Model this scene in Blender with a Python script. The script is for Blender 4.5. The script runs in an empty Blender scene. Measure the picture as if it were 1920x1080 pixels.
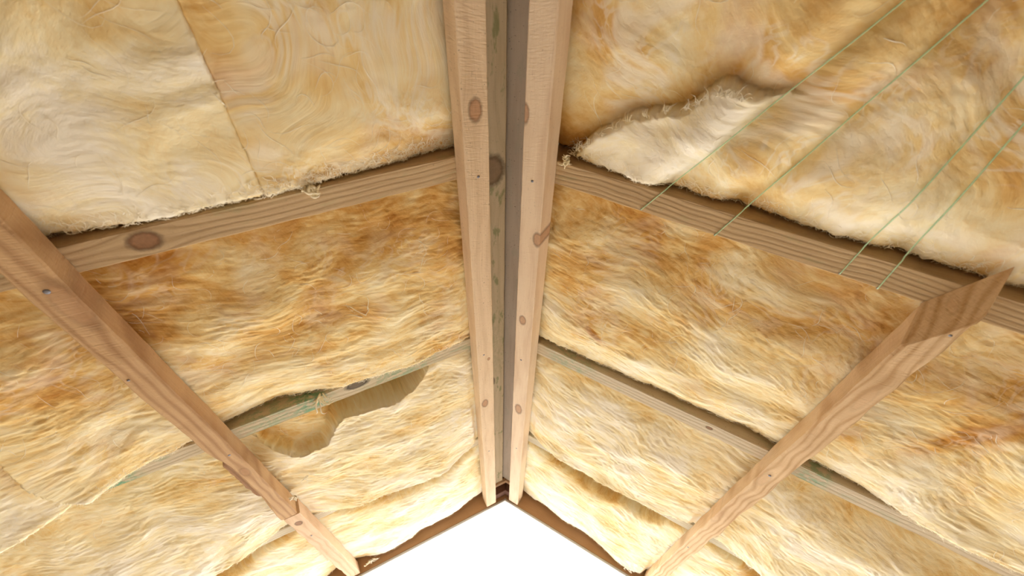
import bpy, bmesh, math, random
import numpy as np
from mathutils import Matrix, Vector

# ------------------------------------------------------------------ camera, sky, exposure
scn = bpy.context.scene
COL = scn.collection
CAM_Z = 1.55                     # eye height above the floor
SLOPE = math.radians(28.4665)    # roof pitch
CS, SS = math.cos(SLOPE), math.sin(SLOPE)
CAMX = 0.0137

cam_d = bpy.data.cameras.new('camera')
cam = bpy.data.objects.new('camera', cam_d)
COL.objects.link(cam)
_pi, _ya, _ro = (math.radians(a) for a in (44.1714, -0.4772, 2.2706))
fw = Vector((math.sin(_ya)*math.cos(_pi), math.cos(_ya)*math.cos(_pi), math.sin(_pi)))
rt = fw.cross(Vector((0, 0, 1))).normalized()
up = rt.cross(fw)
rt, up = rt*math.cos(_ro)+up*math.sin(_ro), up*math.cos(_ro)-rt*math.sin(_ro)
cam.matrix_world = Matrix(((rt.x, up.x, -fw.x, CAMX), (rt.y, up.y, -fw.y, 0.0),
                           (rt.z, up.z, -fw.z, CAM_Z), (0, 0, 0, 1)))
cam_d.sensor_width = 36.0
cam_d.lens = 36.0*820.99/1920.0
cam_d.clip_start = 0.02
cam_d.dof.use_dof = True
cam_d.dof.focus_distance = 1.75
cam_d.dof.aperture_fstop = 4.0
scn.camera = cam

world = bpy.data.worlds.new('overcast_sky')
scn.world = world
world.use_nodes = True
_bg = world.node_tree.nodes['Background']
_bg.inputs['Color'].default_value = (.93, .965, 1.0, 1)
_bg.inputs['Strength'].default_value = 1.0
scn.view_settings.view_transform = 'Standard'
scn.view_settings.look = 'None'
scn.view_settings.gamma = 1.0
scn.view_settings.use_curve_mapping = False
scn.view_settings.exposure = 3.0
scn.cycles.use_denoising = True
scn.cycles.use_adaptive_sampling = True
scn.cycles.adaptive_threshold = 0.03
scn.cycles.max_bounces = 5
scn.cycles.diffuse_bounces = 5

# ------------------------------------------------------------------ numpy noise
def _hash(ix, iy, seed):
    h = (ix.astype(np.int64)*374761393 + iy.astype(np.int64)*668265263 + seed*974711) & 0x7fffffff
    h = ((h ^ (h >> 13))*1274126177) & 0x7fffffff
    h = h ^ (h >> 16)
    return (h & 0xffff)/65535.0

def noise(x, y, seed=0):
    """2-D gradient noise, about -1..1"""
    x = np.asarray(x, float); y = np.asarray(y, float)
    ix = np.floor(x); iy = np.floor(y); fx = x-ix; fy = y-iy
    u = fx*fx*fx*(fx*(fx*6-15)+10); v = fy*fy*fy*(fy*(fy*6-15)+10)
    def g(ax, ay):
        a = _hash(ix+ax, iy+ay, seed)*2*math.pi
        return np.cos(a)*(fx-ax)+np.sin(a)*(fy-ay)
    a = g(0, 0); b = g(1, 0); c = g(0, 1); d = g(1, 1)
    return 1.5*((a*(1-u)+b*u)*(1-v)+(c*(1-u)+d*u)*v)

def fbm(x, y, seed=0, octv=3, gain=.5):
    r = 0; a = 1
    for k in range(octv):
        r = r+a*noise(x*2**k, y*2**k, seed+17*k); a *= gain
    return r

def sstep(a, b, x):
    t = np.clip((x-a)/(b-a), 0, 1)
    return t*t*(3-2*t)

def W(side, u, Y, n):
    """roof coordinates (down the slope from the ridge, along the ridge, depth into the room) to world"""
    return np.stack([side*(u*CS-n*SS), Y+0*u, CAM_Z+1-u*SS-n*CS], -1)

# ------------------------------------------------------------------ node helper
class NT:
    def __init__(self, name):
        self.mat = bpy.data.materials.new(name)
        self.mat.use_nodes = True
        self.t = self.mat.node_tree
        self.bsdf = self.t.nodes['Principled BSDF']
        self.bsdf.inputs['Specular IOR Level'].default_value = 0.15
    def n(self, typ, **kw):
        nd = self.t.nodes.new(typ)
        for k, v in kw.items(): setattr(nd, k, v)
        return nd
    def set(self, sock, v):
        if isinstance(v, bpy.types.NodeSocket): self.t.links.new(v, sock)
        elif v is not None: sock.default_value = v
    def m(self, op, a, b=None, c=None, clamp=False):
        nd = self.n('ShaderNodeMath', operation=op); nd.use_clamp = clamp
        for i, v in enumerate((a, b, c)): self.set(nd.inputs[i], v)
        return nd.outputs[0]
    def ss(self, x, a, b, lo=0.0, hi=1.0):
        nd = self.n('ShaderNodeMapRange', interpolation_type='SMOOTHSTEP')
        for i, v in enumerate((x, a, b, lo, hi)): self.set(nd.inputs[i], v)
        return nd.outputs[0]
    def xyz(self, x, y, z=0.0):
        nd = self.n('ShaderNodeCombineXYZ')
        for i, v in enumerate((x, y, z)): self.set(nd.inputs[i], v)
        return nd.outputs[0]
    def noise(self, vec, scale=1.0, detail=3.0, rough=.5, dist=0.0):
        nd = self.n('ShaderNodeTexNoise')
        self.set(nd.inputs['Vector'], vec); nd.inputs['Scale'].default_value = scale
        nd.inputs['Detail'].default_value = detail; nd.inputs['Roughness'].default_value = rough
        nd.inputs['Distortion'].default_value = dist
        return nd.outputs['Fac']
    def mix(self, f, a, b, mode='MIX'):
        nd = self.n('ShaderNodeMix', data_type='RGBA', blend_type=mode)
        self.set(nd.inputs[0], f)
        for i, v in ((6, a), (7, b)):
            if isinstance(v, tuple): v = (*v, 1.0) if len(v) == 3 else v
            self.set(nd.inputs[i], v)
        return nd.outputs[2]
    def attr(self, name):
        nd = self.n('ShaderNodeAttribute'); nd.attribute_name = name
        sp = self.n('ShaderNodeSeparateXYZ'); self.t.links.new(nd.outputs['Vector'], sp.inputs[0])
        return nd.outputs['Vector'], sp.outputs[0], sp.outputs[1], sp.outputs[2]
    def bump(self, h, strength, dist):
        nd = self.n('ShaderNodeBump'); nd.inputs['Strength'].default_value = strength
        nd.inputs['Distance'].default_value = dist
        self.t.links.new(h, nd.inputs['Height'])
        self.t.links.new(nd.outputs[0], self.bsdf.inputs['Normal'])

def wood(name, light, dark, knots=(), ring=38.0, ringstr=.5, seed=0, stain=None, stainamt=0.0,
         rough_cut=.4, specks=0.0, curl=.02, stains=(), knotcol=(.17, .075, .035), kstr=.8):
    """sawn timber; wc attribute = (length, width, depth). knots: (l, c, rl, rc)"""
    q = NT(name)
    vec, l, c, n = q.attr('wc')
    l0, c0 = l, c
    so = seed*7.31
    # slow wander of the grain
    wob = q.noise(q.xyz(q.m('MULTIPLY', l, 3.0), so, 0.0), 1.0, 2.0)
    c = q.m('ADD', c, q.m('MULTIPLY', q.m('SUBTRACT', wob, .5), curl))
    kmask = None; kring = None
    for (kl, kc, rl, rc) in knots:
        a = q.m('DIVIDE', q.m('SUBTRACT', l0, kl), rl); b = q.m('DIVIDE', q.m('SUBTRACT', c0, kc), rc)
        d = q.m('SQRT', q.m('ADD', q.m('MULTIPLY', a, a), q.m('MULTIPLY', b, b)))
        d = q.m('ADD', d, q.m('MULTIPLY', q.m('SUBTRACT', q.noise(vec, 120.0, 2.0), .5), .35))
        infl = q.m('POWER', 2.718, q.m('MULTIPLY', q.m('MULTIPLY', d, d), -.16))
        c = q.m('SUBTRACT', c, q.m('MULTIPLY', q.m('MULTIPLY', q.m('SUBTRACT', c0, kc), infl), .75))
        mk = q.ss(d, 1.05, .85)
        kmask = mk if kmask is None else q.m('MAXIMUM', kmask, mk)
        rg = q.m('MULTIPLY', q.ss(d, 1.35, 1.0), q.ss(d, .65, .95))
        kring = rg if kring is None else q.m('MAXIMUM', kring, rg)
    # growth rings
    rr = q.m('SQRT', q.m('ADD', q.m('MULTIPLY', q.m('ADD', c, .015+.01*(seed % 3)), q.m('ADD', c, .015+.01*(seed % 3))),
                         q.m('MULTIPLY', q.m('ADD', n, .05), q.m('ADD', n, .05))))
    ph = q.m('ADD', q.m('MULTIPLY', rr, ring*6.283), q.m('MULTIPLY', q.noise(q.xyz(q.m('MULTIPLY', l, 4.0), q.m('MULTIPLY', c, 12.0), so), 1.0, 2.0), 9.0))
    sn = q.m('ADD', q.m('MULTIPLY', q.m('SINE', ph), .5), .5)
    rings = q.m('POWER', sn, 2.2)
    fine = q.noise(q.xyz(q.m('MULTIPLY', l, 9.0), q.m('MULTIPLY', c, 260.0), q.m('ADD', q.m('MULTIPLY', n, 260.0), so)), 1.0, 4.0, .6)
    big = q.noise(q.xyz(q.m('MULTIPLY', l, 3.5), q.m('MULTIPLY', c, 18.0), q.m('ADD', q.m('MULTIPLY', n, 10.0), so)), 1.0, 3.0)
    saw = q.noise(q.xyz(q.m('ADD', q.m('MULTIPLY', l, 330.0), q.m('MULTIPLY', c, 90.0)), q.m('MULTIPLY', c, 60.0), q.m('MULTIPLY', n, 60.0)), 1.0, 2.0)
    f = q.m('ADD', q.m('MULTIPLY', rings, ringstr), q.m('MULTIPLY', q.m('SUBTRACT', fine, .5), .9))
    f = q.m('ADD', f, q.m('MULTIPLY', q.m('SUBTRACT', big, .42), 1.0))
    f = q.m('ADD', f, q.m('MULTIPLY', q.m('SUBTRACT', saw, .5), .35*rough_cut), clamp=True)
    col = q.mix(f, light, dark)
    if specks:
        sp = q.ss(q.noise(vec, 190.0, 2.0, .6), .66, .74)
        col = q.mix(q.m('MULTIPLY', sp, specks), col, tuple(v*.3 for v in dark))
    if stain:
        st = q.ss(q.noise(q.xyz(q.m('MULTIPLY', l, 10.0), q.m('MULTIPLY', c, 30.0), q.m('ADD', q.m('MULTIPLY', n, 30.0), so)), 1.0, 4.0, .65), .56, .66)
        col = q.mix(q.m('MULTIPLY', st, stainamt), col, stain)
        for (sl, sw, sc) in stains:           # patches of green preservative: position, half length, strength
            a = q.m('ABSOLUTE', q.m('DIVIDE', q.m('SUBTRACT', l0, sl), sw))
            pm = q.m('MULTIPLY', q.ss(a, 1.2, .2), q.ss(q.noise(q.xyz(q.m('MULTIPLY', l, 40.0), q.m('MULTIPLY', c, 70.0), q.m('ADD', q.m('MULTIPLY', n, 60.0), so)), 1.0, 5.0, .7), .42, .58))
            col = q.mix(q.m('MULTIPLY', pm, sc), col, stain)
    if kmask is not None:
        kin = q.mix(q.noise(vec, 150.0, 3.0), tuple(v*1.9 for v in knotcol), knotcol)
        col = q.mix(q.m('MULTIPLY', kmask, kstr), col, kin)
        col = q.mix(q.m('MULTIPLY', kring, kstr*.7), col, tuple(v*.45 for v in knotcol))
    q.t.links.new(col, q.bsdf.inputs['Base Color'])
    q.bsdf.inputs['Roughness'].default_value = .75
    h = q.m('ADD', q.m('MULTIPLY', saw, rough_cut), q.m('ADD', q.m('MULTIPLY', fine, .5), q.m('MULTIPLY', rings, -.4)))
    q.bump(h, .5, .003)
    return q.mat

def plain(name, col, rough=.6, metal=0.0, var=.15, scale=40.0):
    q = NT(name)
    g = q.n('ShaderNodeTexCoord').outputs['Object']
    k = q.noise(g, scale, 4.0)
    c = q.mix(k, tuple(v*(1-var) for v in col), tuple(min(1, v*(1+var)) for v in col))
    q.t.links.new(c, q.bsdf.inputs['Base Color'])
    q.bsdf.inputs['Roughness'].default_value = rough
    q.bsdf.inputs['Metallic'].default_value = metal
    return q.mat

def wool_mat(name):
    """glass wool: attribute fl = (along fibres, across fibres, tone), uvY = (u, Y, seed), sty = (softness, lumps, 0)"""
    q = NT(name)
    _, pa, pb, tone = q.attr('fl')
    _, u, Y, sd = q.attr('uvY')
    _, soft, lump, _z = q.attr('sty')
    M = lambda x, k: q.m('MULTIPLY', x, k)
    a = q.noise(q.xyz(M(pa, 22.0), M(pb, 66.0), sd), 1.0, 5.0, .62, .25)
    b = q.noise(q.xyz(M(pa, 6.0), M(pb, 18.0), q.m('ADD', sd, 4.0)), 1.0, 5.0, .58, .4)
    cl = q.noise(q.xyz(u, Y, sd), 4.6, 4.0, .55, .4)
    hair = q.noise(q.xyz(M(pa, 40.0), M(pb, 300.0), q.m('ADD', sd, 2.0)), 1.0, 2.0, .6, .4)
    hair2 = q.noise(q.xyz(M(q.m('ADD', pa, pb), 170.0), M(q.m('SUBTRACT', pa, M(pb, .6)), 30.0), q.m('ADD', sd, 6.0)), 1.0, 2.0, .6, .6)
    v = q.noise(q.xyz(M(pa, 3.0), M(pb, 7.5), q.m('ADD', sd, 12.0)), 1.0, 3.0, .5, 1.4)
    veil = q.ss(q.m('ABSOLUTE', q.m('SUBTRACT', v, .5)), .10, .0)    # curved pale veils of loose fibre
    hard = q.m('SUBTRACT', 1.0, M(soft, .55))
    f = q.m('ADD', tone, M(q.m('SUBTRACT', cl, .5), 1.5))
    f = q.m('ADD', f, M(q.m('SUBTRACT', b, .5), .75))
    f = q.m('ADD', f, q.m('MULTIPLY', q.m('SUBTRACT', a, .5), M(hard, .62)))
    f = q.m('ADD', f, q.m('MULTIPLY', q.m('SUBTRACT', hair, .5), M(hard, .36)))
    f = q.m('ADD', f, q.m('MULTIPLY', q.m('SUBTRACT', hair2, .5), M(hard, .25)))
    f = q.m('ADD', f, M(lump, .22))  # creases tinted amber, their depth shade mixed into the colour
    rmp = q.n('ShaderNodeValToRGB')
    cr = rmp.color_ramp
    cr.elements[0].position = 0.0; cr.elements[0].color = (.56, .27, .07, 1)
    cr.elements[1].position = 1.0; cr.elements[1].color = (.96, .90, .765, 1)
    for pos, c in ((.22, (.75, .455, .155)), (.45, (.875, .665, .325)), (.70, (.935, .815, .53))):
        e = cr.elements.new(pos); e.color = (*c, 1)
    q.t.links.new(f, rmp.inputs[0])
    col = rmp.outputs[0]
    v2 = q.noise(q.xyz(M(pa, 8.0), M(pb, 14.0), q.m('ADD', sd, 21.0)), 1.0, 2.0, .5, 1.6)
    veil = q.m('MAXIMUM', veil, q.m('MULTIPLY', q.ss(q.m('ABSOLUTE', q.m('SUBTRACT', v2, .5)), .06, .0), .8))
    brk = q.ss(q.noise(q.xyz(u, Y, q.m('ADD', sd, 3.0)), 7.0, 2.0), .42, .62)
    col = q.mix(q.m('MULTIPLY', q.m('MULTIPLY', veil, brk), q.m('ADD', M(soft, .50), .16)), col, (.95, .885, .76))
    q.t.links.new(col, q.bsdf.inputs['Base Color'])
    q.bsdf.inputs['Roughness'].default_value = .95
    q.bsdf.inputs['Specular IOR Level'].default_value = .02
    h = q.m('ADD', q.m('MULTIPLY', a, hard), q.m('ADD', M(b, .7), q.m('ADD', q.m('MULTIPLY', hair, M(hard, .35)), q.m('MULTIPLY', hair2, M(hard, .2)))))
    q.bump(h, .38, .008)
    return q.mat

# ------------------------------------------------------------------ object helpers
def link(name, me, mat, parent=None):
    o = bpy.data.objects.new(name, me)
    COL.objects.link(o)
    if mat: me.materials.append(mat)
    if parent is not None:
        o.parent = parent
        o.location = o.location - parent.location if False else o.location
    return o

def tag(o, label, cat, group=None, kind=None):
    if label: o['label'] = label
    if cat: o['category'] = cat
    if group: o['group'] = group
    if kind: o['kind'] = kind
    return o

def mesh_np(name, verts, faces, smooth=True):
    """verts (n,3), faces (m,k) numpy"""
    me = bpy.data.meshes.new(name)
    m, k = faces.shape
    me.vertices.add(len(verts)); me.vertices.foreach_set('co', np.ascontiguousarray(verts, np.float32).ravel())
    me.loops.add(m*k); me.loops.foreach_set('vertex_index', np.ascontiguousarray(faces, np.int32).ravel())
    me.polygons.add(m); me.polygons.foreach_set('loop_start', np.arange(0, m*k, k, dtype=np.int32))
    me.polygons.foreach_set('use_smooth', np.full(m, smooth))
    me.update(calc_edges=True)
    me.validate()
    return me

def vattr(me, name, arr):
    a = me.attributes.new(name, 'FLOAT_VECTOR', 'POINT')
    a.data.foreach_set('vector', np.ascontiguousarray(arr, np.float32).ravel())

def board(name, side, axis, l0, l1, c0, c1, n0, n1, mat, parent=None, seed=0, N=60, ch=.0025, rag=.0012,
          edge=None, cap=None, bow=None):
    """timber running along 'Y' (ridge) or 'u' (slope); width c0..c1, depth n0..n1 (n1 = room side).
    edge(l) may return dict of chamfers for corners (a: c0/n1, b: c1/n1) and shifts dc0, dc1"""
    ls = np.linspace(l0, l1, N)
    V = []; A = []
    for i, l in enumerate(ls):
        e = edge(l) if edge else {}
        f = lambda k, s=24.: float(noise(np.array(l*s), np.array(k*3.7+seed*11.3), 5))*rag
        bw = bow(l) if bow else 0.0
        a0 = c0+e.get('dc0', 0)+f(1)+bw; a1 = c1+e.get('dc1', 0)+f(2)+bw
        m1 = n1+e.get('dn1', 0)+f(3, 14.); m0 = n0
        ca = e.get('a', ch+abs(f(4, 60.))); cb = e.get('b', ch+abs(f(5, 60.)))
        ca2 = e.get('a2', ca); cb2 = e.get('b2', cb)
        pts = [(a0, m0), (a0, m1-ca2), (a0+ca, m1), ((a0+a1+ca-cb)/2, m1), (a1-cb, m1), (a1, m1-cb2), (a1, m0)]
        for c, n in pts:
            ll = l
            if cap: ll = cap(l, c, n)
            V.append((ll, c, n)); A.append((ll, c, n))
    V = np.array(V); K = 7
    if axis == 'Y': P = W(side, V[:, 1], V[:, 0], V[:, 2])
    else: P = W(side, V[:, 0], V[:, 1], V[:, 2])
    org = P.mean(0)
    bm = bmesh.new()
    bv = [bm.verts.new(p-org) for p in P]
    for i in range(N-1):
        for k in range(K):
            a, b = i*K+k, i*K+(k+1) % K
            bm.faces.new((bv[a], bv[b], bv[b+K], bv[a+K]))
    bm.faces.new(bv[:K]); bm.faces.new(bv[(N-1)*K:][::-1])
    bmesh.ops.recalc_face_normals(bm, faces=bm.faces)
    me = bpy.data.meshes.new(name); bm.to_mesh(me); bm.free()
    vattr(me, 'wc', np.array(A))
    o = link(name, me, mat, parent)
    o.location = org if parent is None else Vector(org)-parent.location
    return o

NAIL = plain('nail_steel', (.20, .20, .23), .4, .7)
HOLE = plain('nail_hole_dark', (.06, .04, .03), .9)
_nail_me = None
def nail(parent, side, u, Y, n, r=.0035):
    """small domed nail head"""
    global _nail_me
    if _nail_me is None:
        bm = bmesh.new()
        bmesh.ops.create_uvsphere(bm, u_segments=10, v_segments=6, radius=1.0)
        for v in bm.verts: v.co.z *= .35
        _nail_me = bpy.data.meshes.new('nail'); bm.to_mesh(_nail_me); bm.free()
        _nail_me.materials.append(NAIL)
    o = bpy.data.objects.new('nail', _nail_me); COL.objects.link(o)
    o.parent = parent
    o.location = Vector(W(side, np.array(u), np.array(Y), np.array(n)))-parent.location
    o.rotation_euler = (0, side*SLOPE, 0)
    o.scale = (r, r, r)
    return o

# ------------------------------------------------------------------ key measures
T = .0618           # batten depth
RW = .0641          # rafter width
RD = -.19           # rafter top
YL = [None, .5838, 1.2771, 2.050]
YR = [None, .5962, 1.3102, 2.025]
YG = 2.775          # inner face of the end boards
YB = -.135          # back edge of the nearest bay

# ------------------------------------------------------------------ room shell (mostly out of view); walls added to shape the daylight
DECK = wood('deck_boards_wood', (.34, .23, .13), (.20, .12, .06), seed=3)
FLOORM = plain('floor_boarding', (.50, .40, .27), .9, 0, .06, 3.0)
CONC = plain('ground_paving', (.42, .40, .37), .9, 0, .06, 3.0)
WALLM = plain('wall_boarding', (.38, .285, .19), .9, 0, .05, 4.0)

def slab(name, corners, mat, label, cat='wall'):
    bm = bmesh.new()
    (x0, y0, z0), (x1, y1, z1) = corners
    bmesh.ops.create_cube(bm, size=1.0)
    for v in bm.verts:
        v.co = Vector((v.co.x*(x1-x0), v.co.y*(y1-y0), v.co.z*(z1-z0)))
    me = bpy.data.meshes.new(name); bm.to_mesh(me); bm.free()
    o = link(name, me, mat)
    o.location = ((x0+x1)/2, (y0+y1)/2, (z0+z1)/2)
    tag(o, label, cat, kind='structure')
    return o

BACK = -2.6
EAVE_U = 2.15
slab('floor', ((-2.1, BACK-.1, -.1), (2.1, YG+.05, 0)), FLOORM, 'bare timber-coloured floor under the roof', 'floor')
slab('ground', ((-9, YG+.06, -.15), (9, 14.0, -.05)), CONC, 'pale paved ground outside the open gable', 'ground')
ex = EAVE_U*CS-.12
ez = CAM_Z+1-EAVE_U*SS+.20
slab('wall_left', ((-ex-.1, BACK, 0), (-ex, YG, ez)), WALLM, 'unseen low boarded side wall added at the left eave to shape the daylight')
slab('wall_right', ((ex, BACK, 0), (ex+.1, YG, ez)), WALLM, 'unseen low boarded side wall added at the right eave to shape the daylight')
slab('wall_back', ((-ex-.1, BACK-.1, 0), (ex+.1, BACK, CAM_Z+1.15)), WALLM, 'unseen boarded wall added behind the viewer to shape the daylight')
for sd, nm in ((-1, 'ceiling_left'), (1, 'ceiling_right')):
    o = board(nm, sd, 'Y', BACK-.1, YG+.03, -.105, EAVE_U, RD-.03, RD-.002, DECK, N=8)
    tag(o, 'dark roof boarding above the %s slope rafters' % nm[8:], 'roof boarding', kind='structure')

# ------------------------------------------------------------------ timber
M_raf = {}
GREEN = (.06, .30, .17)
def rafter(side, k, Y1, mat, u0, u1, label, seed):
    o = board('rafter', side, 'u', u0, u1, Y1-RW, Y1, RD, 0.0, mat, seed=seed, N=90)
    tag(o, label, 'rafter', 'roof rafters')
    return o
rl1 = rafter(-1, 1, YL[1], wood('rafter_wood_a', (.56, .40, .23), (.34, .22, .11), knots=[(.788, .549, .026, .020)], ring=70, ringstr=.35, seed=1,
             stain=(.30, .33, .17), stainamt=.25, specks=.3), .115, EAVE_U,
             'tan rafter with a large dark round knot, left slope, nearest', 1)
rl2 = rafter(-1, 2, YL[2], wood('rafter_wood_b', (.58, .48, .33), (.42, .33, .20), knots=[(.545, 1.228, .034, .018)], ring=60, ringstr=.25, seed=2,
             stain=GREEN, stainamt=.25, specks=.5, stains=[(1.24, .10, .9), (.68, .07, .7), (.40, .14, .45), (.80, .12, .35)], knotcol=(.05, .035, .025)), .115, EAVE_U,
             'pale rafter streaked with green stain and a black knot, left slope', 2)
rl3 = rafter(-1, 3, YL[3], wood('rafter_wood_c', (.62, .54, .40), (.42, .34, .22), ring=60, ringstr=.25, seed=3, specks=.4), .115, EAVE_U,
             'rafter almost hidden by sagging wool, left slope, farthest', 3)
rr1 = rafter(1, 1, YR[1], wood('rafter_wood_d', (.54, .38, .21), (.34, .22, .11), ring=85, ringstr=.55, seed=4, specks=.25, curl=.05,
             stain=(.25, .32, .16), stainamt=.2), .088, EAVE_U,
             'tan wavy-grained rafter crossed by green threads, right slope, nearest', 4)
rr2 = rafter(1, 2, YR[2], wood('rafter_wood_e', (.60, .50, .36), (.42, .32, .19), knots=[(.722, 1.272, .010, .007)], ring=60, ringstr=.3, seed=5, specks=.55,
             stain=GREEN, stainamt=.12, stains=[(.25, .12, .3), (1.02, .05, .5)]), .088, EAVE_U,
             'grey-tan speckled rafter with a tiny knot, right slope, middle', 5)
rr3 = rafter(1, 3, YR[3], wood('rafter_wood_f', (.62, .56, .42), (.44, .36, .24), ring=60, ringstr=.25, seed=6, stain=(.40, .52, .36), stainamt=.5), .088, EAVE_U,
             'rafter almost hidden by sagging wool, right slope, farthest', 6)

# ridge boards
o = board('ridge_board', -1, 'Y', BACK, 2.665, .0185, .112, -.13, -.004,
          wood('ridge_wood_a', (.60, .49, .33), (.44, .35, .21), knots=[(.585, .060, .040, .034), (1.55, .075, .03, .014)], ring=45, ringstr=.3, seed=7,
               stain=(.24, .26, .12), stainamt=.75, specks=.45, stains=[(1.3, .25, .25)], knotcol=(.15, .09, .05)), seed=7)
tag(o, 'greenish mottled ridge board with a big brown knot, left of the ridge gap', 'ridge board', 'ridge boards')
o = board('ridge_board', 1, 'Y', BACK, 2.665, -.0275, .084, -.13, -.004,
          wood('ridge_wood_b', (.56, .48, .40), (.42, .34, .27), ring=40, ringstr=.2, seed=8, specks=.8, stain=GREEN, stainamt=.08), seed=8)
tag(o, 'grey-brown speckled ridge board, right of the ridge gap', 'ridge board', 'ridge boards')

# battens beside the ridge
o = board('batten', -1, 'Y', BACK, 2.765, .0942, .1541, 0.001, T,
          wood('batten_wood_a', (.78, .60, .41), (.58, .40, .24), knots=[(.393, .124, .024, .014), (1.571, .134, .026, .012), (1.28, .112, .008, .005)], ring=30, ringstr=.3, seed=9,
               rough_cut=.9, specks=.7, knotcol=(.30, .15, .075), kstr=.75), seed=9, N=160, ch=.002, rag=.0007)
tag(o, 'pinkish sawn batten with an oval knot, left of the ridge', 'batten', 'battens along the ridge')
for u, Y in ((.123, .548), (.130, 1.245), (.126, 2.02)): nail(o, -1, u, Y, T+.0005)
o = board('batten', 1, 'Y', BACK, 2.765, .0577, .118, 0.001, T,
          wood('batten_wood_b', (.84, .67, .49), (.64, .44, .28), knots=[(.41, .060, .022, .009), (.735, .112, .022, .012), (1.08, .082, .02, .011), (1.65, .086, .036, .014)], ring=26, ringstr=.3, seed=10,
               rough_cut=.6, specks=.3, knotcol=(.33, .17, .09), kstr=.7), seed=10, N=160, ch=.002, rag=.0007)
tag(o, 'pale cream batten with several round knots, right of the ridge', 'batten', 'battens along the ridge')
for u, Y in ((.087, .566), (.085, 1.298), (.088, 2.02)): nail(o, 1, u, Y, T+.0005)

# left outer battens (two lengths butted together)
def eL(l):
    w = float(noise(np.array(l*5.0), np.array(.3), 3))
    wane = float(sstep(1.18, 1.32, l)*(1-sstep(1.55, 1.75, l)))
    return dict(b=.003+.018*wane, b2=.003+.03*wane, dc1=.004*w, a=.004, dc0=.002*w)
o = board('batten', -1, 'Y', -.3, 1.775, .9076, .9648, 0.001, T,
          wood('batten_wood_c', (.60, .385, .205), (.41, .235, .112), knots=[(.605, .925, .060, .020), (1.36, .928, .025, .012)], ring=52, ringstr=.75, seed=11,
               rough_cut=.8, curl=.05, specks=.25, knotcol=(.32, .17, .09), kstr=.3), seed=11, N=180, edge=eL)
tag(o, 'long orange-brown batten with a large swirling knot, left slope', 'batten', 'outer battens')
def eBk(l):
    k = float(sstep(1.27, 1.36, l)*(1-sstep(1.58, 1.66, l)))
    return dict(dc1=-.018*(1-k)+.004*float(noise(np.array(l*30), np.array(2.), 8)), dn1=-.012*(1-k))
bk = board('bark_edge', -1, 'Y', 1.27, 1.66, .958, .981, .002, .026, wood('bark_brown', (.42, .24, .13), (.24, .13, .07), ring=60, ringstr=.5, seed=17, rough_cut=1.0), parent=o, seed=17, N=50, edge=eBk)
bk['label'] = 'dark ragged bark edge'
for u, Y, r in ((.936, .562, .0055), (.924, 1.242, .004), (.955, .83, .003)): nail(o, -1, u, Y, T+.0005, r)
def eL2(l):
    w = float(noise(np.array(l*9.0), np.array(.9), 3))
    return dict(dc1=.004*w-.002, dc0=.003*w, dn1=.002*w)
o = board('batten', -1, 'Y', 1.780, 2.765, .900, .9600, 0.001, T-.001,
          wood('batten_wood_d', (.74, .52, .34), (.52, .32, .18), knots=[(1.86, .93, .02, .012)], ring=40, ringstr=.45, seed=12,
               rough_cut=.9, specks=.3, curl=.05), seed=12, N=90, edge=eL2)
tag(o, 'short pinkish batten butted to the long brown one, left slope', 'batten', 'outer battens')
for u, Y in ((.93, 2.02),): nail(o, -1, u, Y, T+.0005)

# right outer batten with waney edge and a torn end
def eR(l):
    w = float(noise(np.array(l*6.5), np.array(4.4), 9)); w2 = float(noise(np.array(l*11.), np.array(7.4), 9))
    k = 0.0
    wav = float(sstep(.6, .8, l))
    return dict(a=.004+.046*k+.005*max(0, w2), a2=.004+.026*k+.010*max(0, w), b=.004, b2=.006+.006*max(0, -w), dc0=.003*w, dc1=.006*w*wav+.003*w2, dn1=.003*w2*wav)
def capR(l, c, n):
    # the end is hacked off on the slant, drawn out to a point at the outer upper corner
    f = min(1, max(0, n/T)); g = min(1, max(0, (c-.888)/.0565))
    lim = (1-f)*((1-g)*.598+g*.469)+f*((1-g)*.665+g*.553)+.004*math.sin(c*260)+.003*math.sin(n*330)
    return max(l, lim)
o = board('batten', 1, 'Y', .462, 2.765, .8881, .9448, 0.001, T,
          wood('batten_wood_e', (.76, .55, .33), (.52, .31, .15), knots=[(.565, .915, .012, .006), (.83, .918, .05, .010), (1.30, .905, .045, .012), (1.66, .89, .05, .016)], ring=62, ringstr=.65, seed=13,
               rough_cut=.7, curl=.07, specks=.2, knotcol=(.40, .22, .12), kstr=.15), seed=13, N=200, edge=eR, cap=capR)
tag(o, 'tan waney-edged batten with bold curved grain and a torn end, right slope', 'batten', 'outer battens')
for u, Y, r in ((.907, 1.27, .004), (.905, 2.03, .0035), (.93, .60, .003)): nail(o, 1, u, Y, T+.0005, r)

# end boards at the open gable
TANS = SS/CS
mitre = lambda l, c, n: l+n*TANS*max(0.0, 1-l/.6)
M_end = wood('end_board_wood', (.46, .27, .14), (.32, .17, .08), ring=30, ringstr=.25, seed=14, rough_cut=.2)
M_paint = plain('white_painted_edge', (.55, .53, .50), .5, 0, .04)
for sd, nm in ((-1, 'left'), (1, 'right')):
    o = board('end_board', sd, 'u', -.004, EAVE_U, YG, YG+.028, RD, T+.002, M_end, seed=20+sd, N=40, cap=mitre, rag=.0006)
    tag(o, 'brown end board closing the %s slope at the open gable' % nm, 'end board', 'end boards')
    board('painted_edge', sd, 'u', -.004, EAVE_U, YG+.0, YG+.040, T+.0025, T+.0125, M_paint, parent=o, seed=22+sd, N=40, cap=mitre, rag=.0006)
M_dark = wood('apex_block_wood', (.16, .08, .055), (.09, .045, .035), ring=30, ringstr=.3, seed=15)
M_cap = wood('apex_cap_wood', (.62, .42, .27), (.48, .30, .18), ring=30, ringstr=.2, seed=16)
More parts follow.
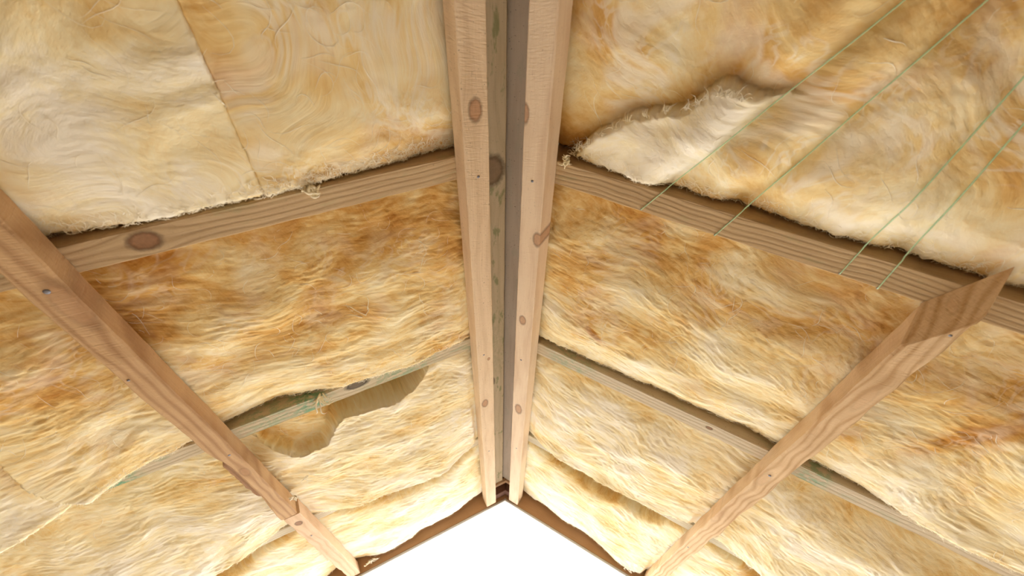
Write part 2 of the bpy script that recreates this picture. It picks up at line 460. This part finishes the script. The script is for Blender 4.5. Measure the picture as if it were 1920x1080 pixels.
root = bpy.data.objects.new('apex_block', None); COL.objects.link(root)
root.location = (-.012, 2.72, CAM_Z+1.0)
tag(root, 'dark brown block with a pale chevron at the far end of the ridge', 'timber block')
for sd in (-1, 1):
    board('block_half', sd, 'u', -.003, .10, 2.70, 2.768, -.12, .045, M_dark, parent=root, seed=30+sd, N=8, cap=mitre, rag=0)
    board('chevron_strip', sd, 'u', -.003, .09, 2.668, 2.697, -.012, .008, M_cap, parent=root, seed=32+sd, N=8, cap=mitre, rag=0)

# ------------------------------------------------------------------ glass wool
WOOL = wool_mat('glass_wool')
q = NT('loose_wool_fibre')
q.bsdf.inputs['Base Color'].default_value = (.95, .88, .72, 1); q.bsdf.inputs['Roughness'].default_value = .9
FIBRE = q.mat

def blur(a, r, it=2):
    """box blur of a 2-D grid, radius in cells"""
    for _ in range(it):
        for ax in (0, 1):
            k = max(1, int(r[ax]))
            p = np.concatenate([np.repeat(np.take(a, [0], ax), k, ax), a, np.repeat(np.take(a, [-1], ax), k, ax)], ax)
            c = np.cumsum(p, ax); z = np.zeros_like(np.take(c, [0], ax)); c = np.concatenate([z, c], ax)
            n = a.shape[ax]
            a = (np.take(c, np.arange(2*k+1, 2*k+1+n), ax)-np.take(c, np.arange(n), ax))/(2*k+1)
    return a

def interp2(uk, vk, tab, U, V):
    tab = np.array(tab, float)                   # rows = v knots, columns = u knots
    cu = np.stack([np.interp(U[:, 0], uk, row) for row in tab], 0)     # (nv, nu)
    out = np.empty(U.shape)
    for i in range(U.shape[0]): out[i] = np.interp(V[i], vk, cu[:, i])
    return out

def batt(side, seed, u0, u1, Ya, Yb, uk, vk, tab, over, label, res=.0032, swirl=.6, theta=0.0, tone0=.5,
         fold=1.0, extra=None, fibres=900, Rn=.02, Rf=.016, psc=6.0, near_out=None, soft=0.0, Ru=.012):
    """one quilt of glass wool between two rafters. Ya/Yb: rafter faces; over(u): how far the far edge laps over"""
    nu = int((u1-u0)/res); nv = int((Yb-Ya+.02)/res)
    us = np.linspace(u0, u1, nu); vs = np.linspace(0, 1, nv)
    U, V = np.meshgrid(us, vs, indexing='ij')
    rag = .004*fbm(us*28, us*0+seed, seed, 3)+.002*noise(us*160, us*0+seed*2.1, seed+4)
    y1 = Yb-.002+np.interp(us, over[0], over[1])+rag*1.2-.003
    y0 = Ya+.002+(np.interp(us, near_out[0], near_out[1])+.010*fbm(us*16, us*0+seed*1.7, seed+50, 3) if near_out else 0*us)
    Y = y0[:, None]+(y1-y0)[:, None]*V
    base = interp2(uk, vk, tab, U, V)
    base = blur(base, (.035/res, .028/res))
    # lay of the fibres: warped coordinates along and across
    ct, st = math.cos(theta), math.sin(theta)
    wx = fbm(U*psc*.6+seed, Y*psc*.6, seed+31, 2, .4)*.085*swirl; wy = fbm(U*psc*.6, Y*psc*.6+seed, seed+32, 2, .4)*.085*swirl
    Uw, Yw = U+wx, Y+wy
    p1 = Uw*ct-Yw*st
    p2 = Yw*ct+Uw*st
    big = fbm(Uw*4.5, Yw*6, seed+3, 2)
    lumps = np.abs(fbm(p1*9, p2*19, seed+5, 2, .5))
    tufts = np.abs(fbm(p1*21, p2*46, seed+6, 2, .5))
    fine = fbm(p1*30, p2*110, seed+7, 2, .6)
    dim = fbm(U*30, Y*30, seed+8, 2)
    hd = 1-.6*soft
    calm = sstep(-.35, .55, fbm(U*5.5+3, Y*7, seed+41, 2))           # some areas felted smooth, others torn and tufty
    calm2 = sstep(-.3, .5, fbm(U*9+8, Y*11, seed+42, 2))
    lumps = .3+(lumps-.3)*(.15+.85*calm)*(1-.75*soft); tufts = .3+(tufts-.3)*(.25+.75*calm2)*(1-.7*soft)
    h = fold*(.012*big+.008*(lumps-.3)+.004*hd*(tufts-.3)+.0016*hd*fine*(.4+calm2)+.0010*dim)
    n = base+h
    tone = tone0+.10*big
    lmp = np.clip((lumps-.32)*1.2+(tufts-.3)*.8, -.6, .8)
    if extra is not None:
        dn, dt = extra(U, Y, n)
        n = n+dn; tone = tone+dt
    # keep under the battens
    for (ca, cb) in (BAT[side]):
        m = sstep(ca-.030, ca-.004, U)*(1-sstep(cb+.004, cb+.030, U))
        lim = np.minimum(n, -.003)
        n = n*(1-m)+lim*m
    # rounded edges
    def rnd(d, R):
        t = np.clip(1-d/R, 0, 1)
        return R*(1-np.sqrt(np.maximum(0, 1-t*t)))
    n = n-rnd(Y-y0[:, None], Rn)-rnd(y1[:, None]-Y, Rf)-rnd(U-u0, Ru)-rnd(u1-U, Ru)
    SURF[seed] = (us, y0, y1, n)
    # fibres pull sideways a little
    Uo = U+.0015*noise(p1*30, p2*120, seed+9); Yo = Y+.0015*noise(p1*30, p2*120+5, seed+10)
    # wrap the borders up to the roof boarding
    g = lambda a, fn: np.concatenate([fn(a, 0), a, fn(a, 1)], 1)
    yback = np.minimum(Yo[:, -1], Yb-.004)
    nback = np.minimum(n[:, -1]-.004, np.where(Yo[:, -1] > Yb-.004, .002+0*yback, n[:, -1]-.01))
    cols = [(Uo[:, 0], Yo[:, 0], -.17+0*yback), (Uo[:, 0], Yo[:, 0], np.minimum(n[:, 0]-.03, -.05))]
    cole = [(Uo[:, -1], yback, nback), (Uo[:, -1], yback, np.minimum(nback-.03, -.03)), (Uo[:, -1], yback-.004, -.17+0*yback)]
    GU = np.concatenate([np.stack([c[0] for c in cols], 1), Uo, np.stack([c[0] for c in cole], 1)], 1)
    GY = np.concatenate([np.stack([c[1] for c in cols], 1), Yo, np.stack([c[1] for c in cole], 1)], 1)
    GN = np.concatenate([np.stack([c[2] for c in cols], 1), n, np.stack([c[2] for c in cole], 1)], 1)
    def pad(a): return np.concatenate([np.repeat(a[:, :1], 2, 1), a, np.repeat(a[:, -1:], 3, 1)], 1)
    p1, p2 = p1*(1+1.1*soft), p2*(1-.2*soft)      # soft batts: shorter, rounder clumps
    P1, P2, TO, LM = pad(p1), pad(p2), pad(tone), pad(lmp)
    # side skirts
    def padu(a, lo=None, hi=None):
        return np.concatenate([a[:1] if lo is None else lo, a, a[-1:] if hi is None else hi], 0)
    GN = padu(GN, np.full_like(GN[:1], -.17), np.full_like(GN[:1], -.17))
    GU, GY, P1, P2, TO, LM = (padu(a) for a in (GU, GY, P1, P2, TO, LM))
    a, b = GU.shape
    pts = W(side, GU.ravel(), GY.ravel(), GN.ravel())
    org = W(side, np.array((u0+u1)/2), np.array((Ya+Yb)/2), np.array(0.0))
    idx = np.arange(a*b).reshape(a, b)
    fc = np.stack([idx[:-1, :-1], idx[1:, :-1], idx[1:, 1:], idx[:-1, 1:]], -1).reshape(-1, 4)
    if side < 0: fc = fc[:, ::-1]
    fc = fc[:, ::-1] if WOOL_FLIP else fc
    me = mesh_np('insulation_batt', pts-org, fc)
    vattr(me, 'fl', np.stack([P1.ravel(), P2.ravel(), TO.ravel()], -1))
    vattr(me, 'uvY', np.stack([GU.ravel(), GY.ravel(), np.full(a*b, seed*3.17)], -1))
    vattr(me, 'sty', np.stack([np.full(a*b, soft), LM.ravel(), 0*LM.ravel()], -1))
    o = link('insulation_batt', me, WOOL)
    o.location = org
    tag(o, label, 'insulation', 'glass wool batts')
    BATTS[seed] = o
    # loose fibres: fine curved ribbons lying on the felt and fringing the far edge
    if fibres:
        rng = np.random.default_rng(seed)
        K = 9; F = fibres
        fu = rng.uniform(max(u0, .13), min(u1, 1.75), F)
        edge = rng.random(F) < (.55+.35*soft)
        fv = np.where(edge, rng.uniform(.955, 1.0, F), rng.uniform(.05, .97, F))
        ang = np.where(edge, rng.uniform(0, 2*math.pi, F), theta*-1+rng.normal(0, .7, F)+math.pi*(rng.random(F) < .5))
        L = np.where(edge, rng.uniform(.008, .03, F), rng.uniform(.03, .11, F))
        curv = rng.normal(0, 1, F)*np.where(edge, 60, 22)
        wd = rng.uniform(.00035, .0008, F)
        s = np.linspace(0, 1, K)
        an = ang[:, None]+curv[:, None]*L[:, None]*s[None]+.8*np.sin(s[None]*6+rng.uniform(0, 6, F)[:, None])*.5
        st_ = (L/(K-1))[:, None]
        yy0 = np.interp(fu, us, y0); yy1 = np.interp(fu, us, y1)
        pu = fu[:, None]+np.cumsum(np.cos(an)*st_, 1); py = (yy0+(yy1-yy0)*fv)[:, None]+np.cumsum(np.sin(an)*st_, 1)
        iu = np.clip(((pu-u0)/(u1-u0)*(nu-1)).astype(int), 0, nu-1)
        vv = (py-np.interp(pu, us, y0))/(np.interp(pu, us, y1)-np.interp(pu, us, y0))
        iv = np.clip((vv*(nv-1)).astype(int), 0, nv-1)
        pn = n[iu, iv]
        pn = blur(pn, (1, 2), 1) if False else pn
        lift = np.where(edge[:, None], .001+.008*s[None]*rng.random(F)[:, None], .0003+.0012*np.sin(math.pi*s[None])*rng.random(F)[:, None])
        pn = pn+lift
        du, dy = -np.sin(an), np.cos(an)
        tp = (wd[:, None]*(1-.75*np.abs(s[None]*2-1)))
        A = W(side, (pu+du*tp).ravel(), (py+dy*tp).ravel(), (pn-.0001).ravel())
        B = W(side, (pu-du*tp).ravel(), (py-dy*tp).ravel(), (pn-.0001).ravel())
        C = W(side, pu.ravel(), py.ravel(), (pn+tp*.2).ravel())
        pts = np.stack([A, B, C], 1).reshape(-1, 3)
        i0 = (np.arange(F)[:, None]*K+np.arange(K-1)[None]).ravel()*3
        fcs = np.concatenate([np.stack([i0+k, i0+(k+1) % 3, i0+3+(k+1) % 3, i0+3+k], -1) for k in range(3)], 0)
        me = mesh_np('loose_fibres', pts-org, fcs, smooth=False)
        fo = link('loose_fibres', me, FIBRE, o)
        fo['kind'] = 'stuff'
    return o

WOOL_FLIP = False
SURF = {}
BATTS = {}
def surf_n(seed, u, Y, win=2):
    """depth of a batt's face at (u, Y)"""
    us, y0, y1, n = SURF[seed]
    iu = np.clip(np.rint((u-us[0])/(us[-1]-us[0])*(len(us)-1)).astype(int), 0, len(us)-1)
    v = (Y-y0[iu])/(y1[iu]-y0[iu]); nv = n.shape[1]
    iv = np.clip(np.rint(v*(nv-1)).astype(int), 0, nv-1)
    r = n[iu, iv]
    for a in range(-win, win+1):
        for b in range(-win, win+1):
            r = np.maximum(r, n[np.clip(iu+a, 0, n.shape[0]-1), np.clip(iv+b, 0, nv-1)])
    return np.where(v > 1, -.2, r)
BAT = {-1: [(.0942, .1541), (.9076, .9648)], 1: [(.0577, .118), (.8881, .9448)]}

def seg_dist(U, Y, poly):
    """distance to a polyline and signed side (positive = towards larger Y) in roof coordinates"""
    best = np.full(U.shape, 9.0); sg = np.zeros(U.shape)
    for (a, b) in zip(poly[:-1], poly[1:]):
        ax, ay = a; bx, by = b
        dx, dy = bx-ax, by-ay; L = dx*dx+dy*dy
        t = np.clip(((U-ax)*dx+(Y-ay)*dy)/L, 0, 1)
        d = np.hypot(U-ax-t*dx, Y-ay-t*dy)
        s = np.sign(dx*(Y-ay)-dy*(U-ax))
        m = d < best
        best = np.where(m, d, best); sg = np.where(m, s, sg)
    return best, sg

Z = lambda *a: list(a)
UK = [.12, .2, .35, .55, .75, .89, .99, 1.15, 1.35, 1.75]
# ---- left slope, nearest bay: two batts meeting in a straight joint
VK = [0, .3, .6, .85, 1]
T0 = [[-.03]*10, [-.02, -.01, .01, .01, .01, 0, 0, 0, 0, 0], [-.02, -.005, .012, .010, .010, 0, -.002, 0, 0, 0],
      [-.02, -.005, .010, .012, .008, -.008, -.01, 0, 0, 0], [-.035, -.03, -.012, .004, -.002, -.022, -.03, -.03, -.03, -.03]]
OV0 = ([.1, 1.8], [0, 0])
batt(-1, 101, .118, .5605, YB, YL[1]-RW, UK, VK, T0, OV0, 'golden glass wool batt left of the ridge in the nearest bay, above the tan rafter', Ru=.004, swirl=1.5, theta=.9, tone0=.56, fold=.55, soft=.9)
batt(-1, 102, .5600, 1.35, YB, YL[1]-RW, UK, VK, T0, OV0, 'swirly pale glass wool batt in the upper left corner, beside the joint line', Ru=.004, swirl=1.6, theta=.7, tone0=.66, fold=.55, soft=.9)
# ---- right slope, nearest bay, tied back with green threads
S1 = [(.64, .08), (.601, .145), (.52, .283), (.389, .512), (.339, .589)]
S2 = [(.72, .05), (.697, .138), (.634, .323), (.506, .594)]
S3 = [(.785, .05), (.771, .215), (.757, .408), (.747, .589)]
S4 = [(.815, .05), (.808, .254), (.805, .333), (.815, .595)]
FL = [(.10, .57), (.145, .516), (.185, .472), (.267, .391), (.376, .329), (.421, .295), (.458, .297), (.548, .280)]
def ex_r0(U, Y, n):
    dn = np.zeros(U.shape); dt = np.zeros(U.shape)
    for S, dep, wdt in ((S1, .024, .035), ([(a-.014, b-.004) for a, b in S2], .024, .04), (S3, .010, .02), (S4, .014, .025)):
        d, s = seg_dist(U, Y, S)
        asym = .35+.65/(1+np.exp(-s*d/.012))         # wool bulges out on one side of each thread
        dn -= dep*np.exp(-(d/wdt)**1.2)*asym*.8
        dn += .012*np.exp(-((d-.05)/.035)**2)/(1+np.exp(-s*d/.01))
    jag = .014*noise(U*13, Y*13, 77)+.005*noise(U*45, Y*45, 78)+.002*noise(U*130, Y*130, 76)
    d, s = seg_dist(U, Y+jag, FL)
    d1, s1 = seg_dist(U, Y, S1)
    inside = (s > 0) & (s1 > 0)
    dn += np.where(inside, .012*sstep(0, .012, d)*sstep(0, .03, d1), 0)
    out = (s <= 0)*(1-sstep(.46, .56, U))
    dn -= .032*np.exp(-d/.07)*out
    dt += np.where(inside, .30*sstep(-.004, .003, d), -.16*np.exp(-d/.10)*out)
    return dn, dt
TR0 = [[-.03]*10, [-.02, 0, .01, .01, 0, 0, 0, 0, 0, 0], [-.02, 0, .015, .015, .01, 0, 0, 0, 0, 0], [-.02, -.01, .005, .01, .01, 0, 0, 0, 0, 0],
       [-.035, -.03, -.022, -.026, -.03, -.03, -.03, -.03, -.03, -.03]]
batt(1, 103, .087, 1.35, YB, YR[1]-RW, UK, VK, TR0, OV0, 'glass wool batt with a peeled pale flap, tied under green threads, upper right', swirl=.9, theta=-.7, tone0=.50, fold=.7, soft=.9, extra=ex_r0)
# ---- second bay
VK = [0, .12, .35, .7, .9, 1]
T1 = [[-.07]*10,
      [-.05, -.045, -.04, -.04, -.04, -.045, -.05, -.05, -.05, -.05],
      [-.02, -.012, -.005, 0, -.005, -.01, -.015, -.01, 0, 0],
      [-.01, .004, .012, .012, .006, -.005, -.005, .005, .02, .03],
      [-.008, .006, .010, .008, -.008, -.015, -.008, .012, .045, .07],
      [-.004, .006, .008, .004, -.030, -.034, -.012, .012, .055, .09]]
OV1 = ([.12, .25, .45, .58, .64, .95, 1.05, 1.2, 1.32, 1.5, 1.8], [.004, .02, .022, .012, -.002, -.002, .012, .028, .062, .075, .08])
LF = [(1.285, .90), (1.291, 1.005), (1.304, 1.10), (1.285, 1.19), (1.255, 1.235)]
def ex_l1(U, Y, n):
    d, s = seg_dist(U, Y, LF)
    m = U > 1.0
    dn = np.where((s < 0) & m, -.085*np.exp(-d/.05)*sstep(0, .012, d), 0)+np.where((s > 0) & m, .014*np.exp(-d/.05), 0)
    dn *= sstep(.86, .98, Y)
    wt = sstep(1.12, 1.25, Y)*sstep(1.15, 1.3, U)
    # hooked loose tuft at the far edge
    return dn, -.4*((s < 0) & m)*np.exp(-d/.03)*sstep(.86, .98, Y)+.16*wt+.22*sstep(.75, 1.25, Y)-.08  # shade put into the tone: flap recess; near edge partly amber wool
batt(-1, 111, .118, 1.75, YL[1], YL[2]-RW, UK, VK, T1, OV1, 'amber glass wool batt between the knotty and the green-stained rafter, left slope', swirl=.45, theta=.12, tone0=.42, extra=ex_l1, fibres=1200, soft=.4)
TR1 = [[-.06]*10,
       [-.045]*10,
       [-.02, -.012, -.005, 0, 0, -.008, -.012, -.008, 0, 0],
       [-.01, 0, .008, .008, .004, -.004, -.005, .0, .008, .01],
       [-.012, -.006, 0, 0, -.006, -.010, -.010, .0, .010, .015],
       [-.022, -.024, -.024, -.028, -.03, -.03, -.026, -.012, .008, .015]]
OVR1 = ([.12, .95, 1.1, 1.2, 1.5, 1.8], [-.002, -.002, .0, .012, .03, .035])
def ex_r1(U, Y, n):
    a = np.exp(-(((U-.303)/.020)**2+((Y-1.063-.5*(U-.303))/.011)**2))
    b = np.exp(-(((U-1.17+.35*(Y-.85))/.035)**2+((Y-.87)/.11)**2))
    return 0*U, -1.5*a-.5*b+.20*sstep(.75, 1.2, Y)-.05  # rust spot, amber patch; near edge darkened, partly shade put into the tone
batt(1, 113, .087, 1.75, YR[1], YR[2]-RW, UK, VK, TR1, OVR1, 'golden glass wool batt with a rust-brown spot, middle bay of the right slope', swirl=.45, theta=-.25, tone0=.48, extra=ex_r1, fibres=1200, soft=.4)
# ---- third bay: sags between the battens
T2 = [[-.05, -.03, -.02, -.02, -.03, -.07, -.12, -.14, -.14, -.14],
      [-.025, -.005, .0, .0, -.015, -.05, -.11, -.13, -.13, -.13],
      [-.012, .012, .028, .022, .008, -.008, -.05, -.065, -.06, -.06],
      [-.008, .028, .058, .048, .028, -.005, -.006, .012, .022, .025],
      [-.006, .034, .080, .072, .045, -.005, -.004, .045, .06, .065],
      [-.006, .030, .082, .072, .045, -.005, -.002, .05, .07, .075]]
OV2 = ([.12, .2, .35, .55, .75, .89, .99, 1.1, 1.8], [-.005, .005, .015, .015, .005, -.002, -.004, .0, .01])
def ex_l2(U, Y, n):
    jag = .010*noise(U*30, Y*30, 79)+.006*noise(U*90, Y*90, 80)
    lip = [(.29, 1.24), (.33, 1.315), (.38, 1.37), (.46, 1.395), (.55, 1.39), (.63, 1.385), (.665, 1.42), (.71, 1.485), (.80, 1.49), (.87, 1.42), (.93, 1.28)]
    d, s = seg_dist(U, Y+jag*.6, lip)
    m = sstep(.27, .30, U)*(1-sstep(.86, .93, U))
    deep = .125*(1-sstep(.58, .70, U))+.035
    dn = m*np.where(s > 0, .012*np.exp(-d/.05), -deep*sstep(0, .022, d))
    return dn, .10*sstep(1.55, 1.95, Y)+.05-.30*m*(s < 0)*sstep(0, .01, d)-.22*sstep(.93, 1.02, U)*(1-sstep(1.42, 1.65, Y))  # shade of the hollow and the outer near corner put into the tone
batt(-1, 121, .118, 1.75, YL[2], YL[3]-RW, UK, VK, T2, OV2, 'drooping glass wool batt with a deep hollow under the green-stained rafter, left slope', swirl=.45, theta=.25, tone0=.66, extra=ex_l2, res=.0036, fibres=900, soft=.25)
TR2 = [[-.05, -.05, -.05, -.06, -.065, -.07, -.09, -.12, -.13, -.13],
       [-.03, -.025, -.03, -.04, -.045, -.045, -.07, -.11, -.12, -.12],
       [-.012, .006, .012, .008, 0, -.008, -.012, -.015, -.02, -.02],
       [-.008, .020, .030, .030, .020, -.005, .006, .02, .02, .02],
       [-.006, .022, .034, .034, .024, -.005, .008, .045, .055, .055],
       [-.006, .026, .040, .042, .032, -.002, .012, .05, .065, .065]]
OVR2 = ([.12, .2, .35, .55, .75, .86, .99, 1.1, 1.8], [-.012, .004, .006, .006, .006, -.004, .002, .012, .02])
def ex_2(U, Y, n): return 0*U, .10*sstep(1.5, 1.95, Y)+.05-.16*(1-sstep(1.36, 1.52, Y))  # near edge toned down: shade behind the rafter put into the wool colour
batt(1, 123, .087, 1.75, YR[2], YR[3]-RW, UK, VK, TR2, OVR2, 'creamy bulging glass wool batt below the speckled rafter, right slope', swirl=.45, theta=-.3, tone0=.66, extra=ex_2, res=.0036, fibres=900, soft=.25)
# ---- end bay at the gable
VK3 = [0, .12, .4, .75, .92, 1]
T3 = [[-.02, -.015, -.012, -.012, -.015, -.02, -.03, -.03, -.03, -.03],
      [-.012, .0, .010, .010, .0, -.008, -.012, -.012, -.012, -.012],
      [-.012, .006, .024, .028, .022, -.008, .0, .01, .01, .01],
      [-.012, .004, .026, .036, .036, -.006, .01, .02, .02, .02],
      [-.016, -.002, .018, .030, .036, -.006, .0, .02, .02, .02],
      [-.02, -.010, .004, .012, .030, -.006, -.01, .01, .01, .01]]
TR3 = [[-.02, -.02, -.02, -.02, -.02, -.02, -.03, -.03, -.03, -.03],
      [-.012, -.005, -.004, -.004, -.006, -.01, -.012, -.012, -.012, -.012],
      [-.012, .006, .012, .014, .010, -.008, .0, .01, .01, .01],
      [-.012, .0, .018, .026, .030, -.006, .01, .02, .02, .02],
      [-.016, -.008, .004, .014, .038, .02, .0, .02, .02, .02],
      [-.02, -.014, -.008, .004, .044, .03, -.01, .01, .01, .01]]
NO3L = ([.1, .15, .25, .35, .55, .7, .85, .91, 1.0, 1.3, 1.7], [.0, .0, .12, .19, .17, .12, .03, .0, .06, .22, .25])
NO3R = ([.08, .12, .25, .5, .72, .87, .93, 1.0, 1.2, 1.6], [.02, .04, .13, .19, .16, .06, .02, .06, .18, .25])
OV3 = ([.12, .25, .45, .7, .85, 1.0, 1.8], [-.02, -.02, -.02, -.012, -.012, -.02, -.02])
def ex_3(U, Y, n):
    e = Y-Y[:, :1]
    return 0*U, .10*sstep(2.3, 2.6, Y)+.05-.35*(1-sstep(.0, .06, e))  # near face darkened: shade of the gap painted into the tone
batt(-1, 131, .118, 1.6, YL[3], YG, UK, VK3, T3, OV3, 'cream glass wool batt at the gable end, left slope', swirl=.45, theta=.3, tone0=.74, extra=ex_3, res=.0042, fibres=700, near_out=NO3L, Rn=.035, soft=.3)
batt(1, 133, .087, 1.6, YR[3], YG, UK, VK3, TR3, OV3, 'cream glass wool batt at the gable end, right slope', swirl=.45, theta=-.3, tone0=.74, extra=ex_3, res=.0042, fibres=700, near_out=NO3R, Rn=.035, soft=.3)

# ------------------------------------------------------------------ green threads
THREAD = plain('green_thread', (.52, .72, .46), .6, 0, .2, 300.0)
def thread(poly, label, n_end=.004, nmid=.004):
    P = []
    poly = np.array(poly)
    t = np.linspace(0, 1, 90)
    k = np.linspace(0, 1, len(poly))
    uu = np.interp(t, k, poly[:, 0]); yy = np.interp(t, k, poly[:, 1])
    sn = np.maximum(surf_n(103, uu, yy), -.008)+.0012
    nn = np.where(yy < YR[1]-RW-.03, sn, np.interp(yy, [YR[1]-RW-.03, YR[1]-RW+.012, 9], [np.interp(YR[1]-RW-.03, yy, sn), .002, .002]))
    nn = np.convolve(np.pad(nn, 9, 'edge'), np.ones(19)/19, 'valid')+.001
    nn = np.where(yy > YR[1]-RW-.012, np.maximum(nn, .0018), nn)
    C = W(1, uu, yy, nn)
    org = C.mean(0)
    bm = bmesh.new(); rings = []
    r = .0012
    tv = Vector(C[-1]-C[0]).normalized(); s1 = tv.cross(Vector((0, 0, 1))).normalized(); s2 = tv.cross(s1)
    for i, c in enumerate(C):
        rings.append([bm.verts.new(Vector(c-org)+s1*r*math.cos(a)+s2*r*math.sin(a)) for a in np.arange(6)*math.pi/3])
    for a, b in zip(rings[:-1], rings[1:]):
        for j in range(6): bm.faces.new((a[j], a[(j+1) % 6], b[(j+1) % 6], b[j]))
    bm.faces.new(rings[0]); bm.faces.new(rings[-1][::-1])
    bmesh.ops.recalc_face_normals(bm, faces=bm.faces)
    for f in bm.faces: f.smooth = True
    me = bpy.data.meshes.new('green_thread'); bm.to_mesh(me); bm.free()
    o = link('green_thread', me, THREAD); o.location = org
    tag(o, label, 'thread', 'green threads')
    nail(o, 1, uu[-1], yy[-1], .001, .0022)
thread([S1[0], S1[-1]], 'pale green thread nearest the ridge, along the peeled flap', nmid=.004)
thread([S2[0], S2[-1]], 'second green thread from the ridge, sunk in a fold of wool', nmid=.002)
thread([S3[0], S3[-1]], 'third green thread from the ridge, stretched over the wool', nmid=.012)
thread([S4[0], S4[-1]], 'green thread farthest from the ridge, upper right', nmid=.002)

# ------------------------------------------------------------------ loose tufts hanging from the batts (parts of their batt)
TUFT = WOOL
def tuft(seed, batt_o, side, u, Y, n, strands, size, spread=.5, direc=0.0, down=.3, thick=.0022):
    """a few tapered curling strands of wool"""
    rng = np.random.default_rng(seed)
    V = []; F = []; FLV = []
    for k in range(strands):
        L = size*rng.uniform(.5, 1.2); K = 12; a = direc+rng.normal(0, spread); cv = rng.normal(0, 2.2)
        s0 = np.linspace(0, 1, K); an = a+cv*s0+.5*np.sin(s0*5+rng.uniform(0, 6))
        cu = u+rng.normal(0, size*.12)+np.cumsum(np.cos(an))*L/K; cy = Y+rng.normal(0, size*.08)+np.cumsum(np.sin(an))*L/K
        cn = n+.002+down*L*np.sin(s0*2.2)*rng.uniform(.3, 1)
        for i in range(K):
            r = thick*rng.uniform(.8, 1.2)*(1-.85*s0[i]**1.5)*rng.uniform(.8, 1.25)
            for j in range(6):
                q_ = j*math.pi/3
                V.append((cu[i]-math.sin(an[i])*r*math.cos(q_), cy[i]+math.cos(an[i])*r*math.cos(q_), cn[i]+r*math.sin(q_)))
                FLV.append((s0[i]*.1+k, j*.01+k*.1, .85))
        b0 = len(V)-K*6
        for i in range(K-1):
            for j in range(6):
                p_ = b0+i*6; F.append((p_+j, p_+(j+1) % 6, p_+6+(j+1) % 6, p_+6+j))
    V = np.array(V); P = W(side, V[:, 0], V[:, 1], V[:, 2]); org = np.array(batt_o.location)
    me = mesh_np('wool_tuft', P-org, np.array(F))
    vattr(me, 'fl', np.array(FLV)); vattr(me, 'uvY', V); vattr(me, 'sty', np.tile((.5, .1, 0), (len(V), 1)))
    return link('wool_tuft', me, TUFT, batt_o)
BO = BATTS
tuft(1, BO[101], -1, .475, .520, -.002, 16, .024, 1.2, 1.2, .5, .0060)
tuft(2, BO[111], -1, .655, 1.215, -.004, 9, .055, .4, 1.3, .5, .0030)
tuft(3, BO[111], -1, .46, .93, surf_n(111, np.array([.46]), np.array([.93]))[0]-.002, 4, .10, .18, -1.5, .03, .0013)
tuft(4, BO[121], -1, .80, 1.60, surf_n(121, np.array([.62]), np.array([1.70]))[0]-.002, 4, .06, .4, .4, .03, .0012)
tuft(5, BO[121], -1, .890, 1.70, .030, 12, .035, 1.0, 1.2, .3, .0040)
tuft(6, BO[103], 1, .145, .518, .0, 10, .025, .8, 1.9, .3, .0032)
tuft(8, BO[133], 1, .80, 2.745, .035, 10, .045, .6, 1.2, .3, .0040)
tuft(9, BO[131], -1, .83, 2.745, .030, 10, .045, .6, 1.2, .3, .0040)
# ragged fringe along the peeled flap
_fl = np.array(FL[1:-1]); _k = np.linspace(0, 1, len(_fl))
for i, tt in enumerate(np.linspace(.02, .98, 16)):
    fu_, fy_ = float(np.interp(tt, _k, _fl[:, 0])), float(np.interp(tt, _k, _fl[:, 1]))+.008
    tuft(40+i, BO[103], 1, fu_, fy_, surf_n(103, np.array([fu_]), np.array([fy_]), 3)[0]-.003, 9, .022, .5, -1.9, -.1, .0009)
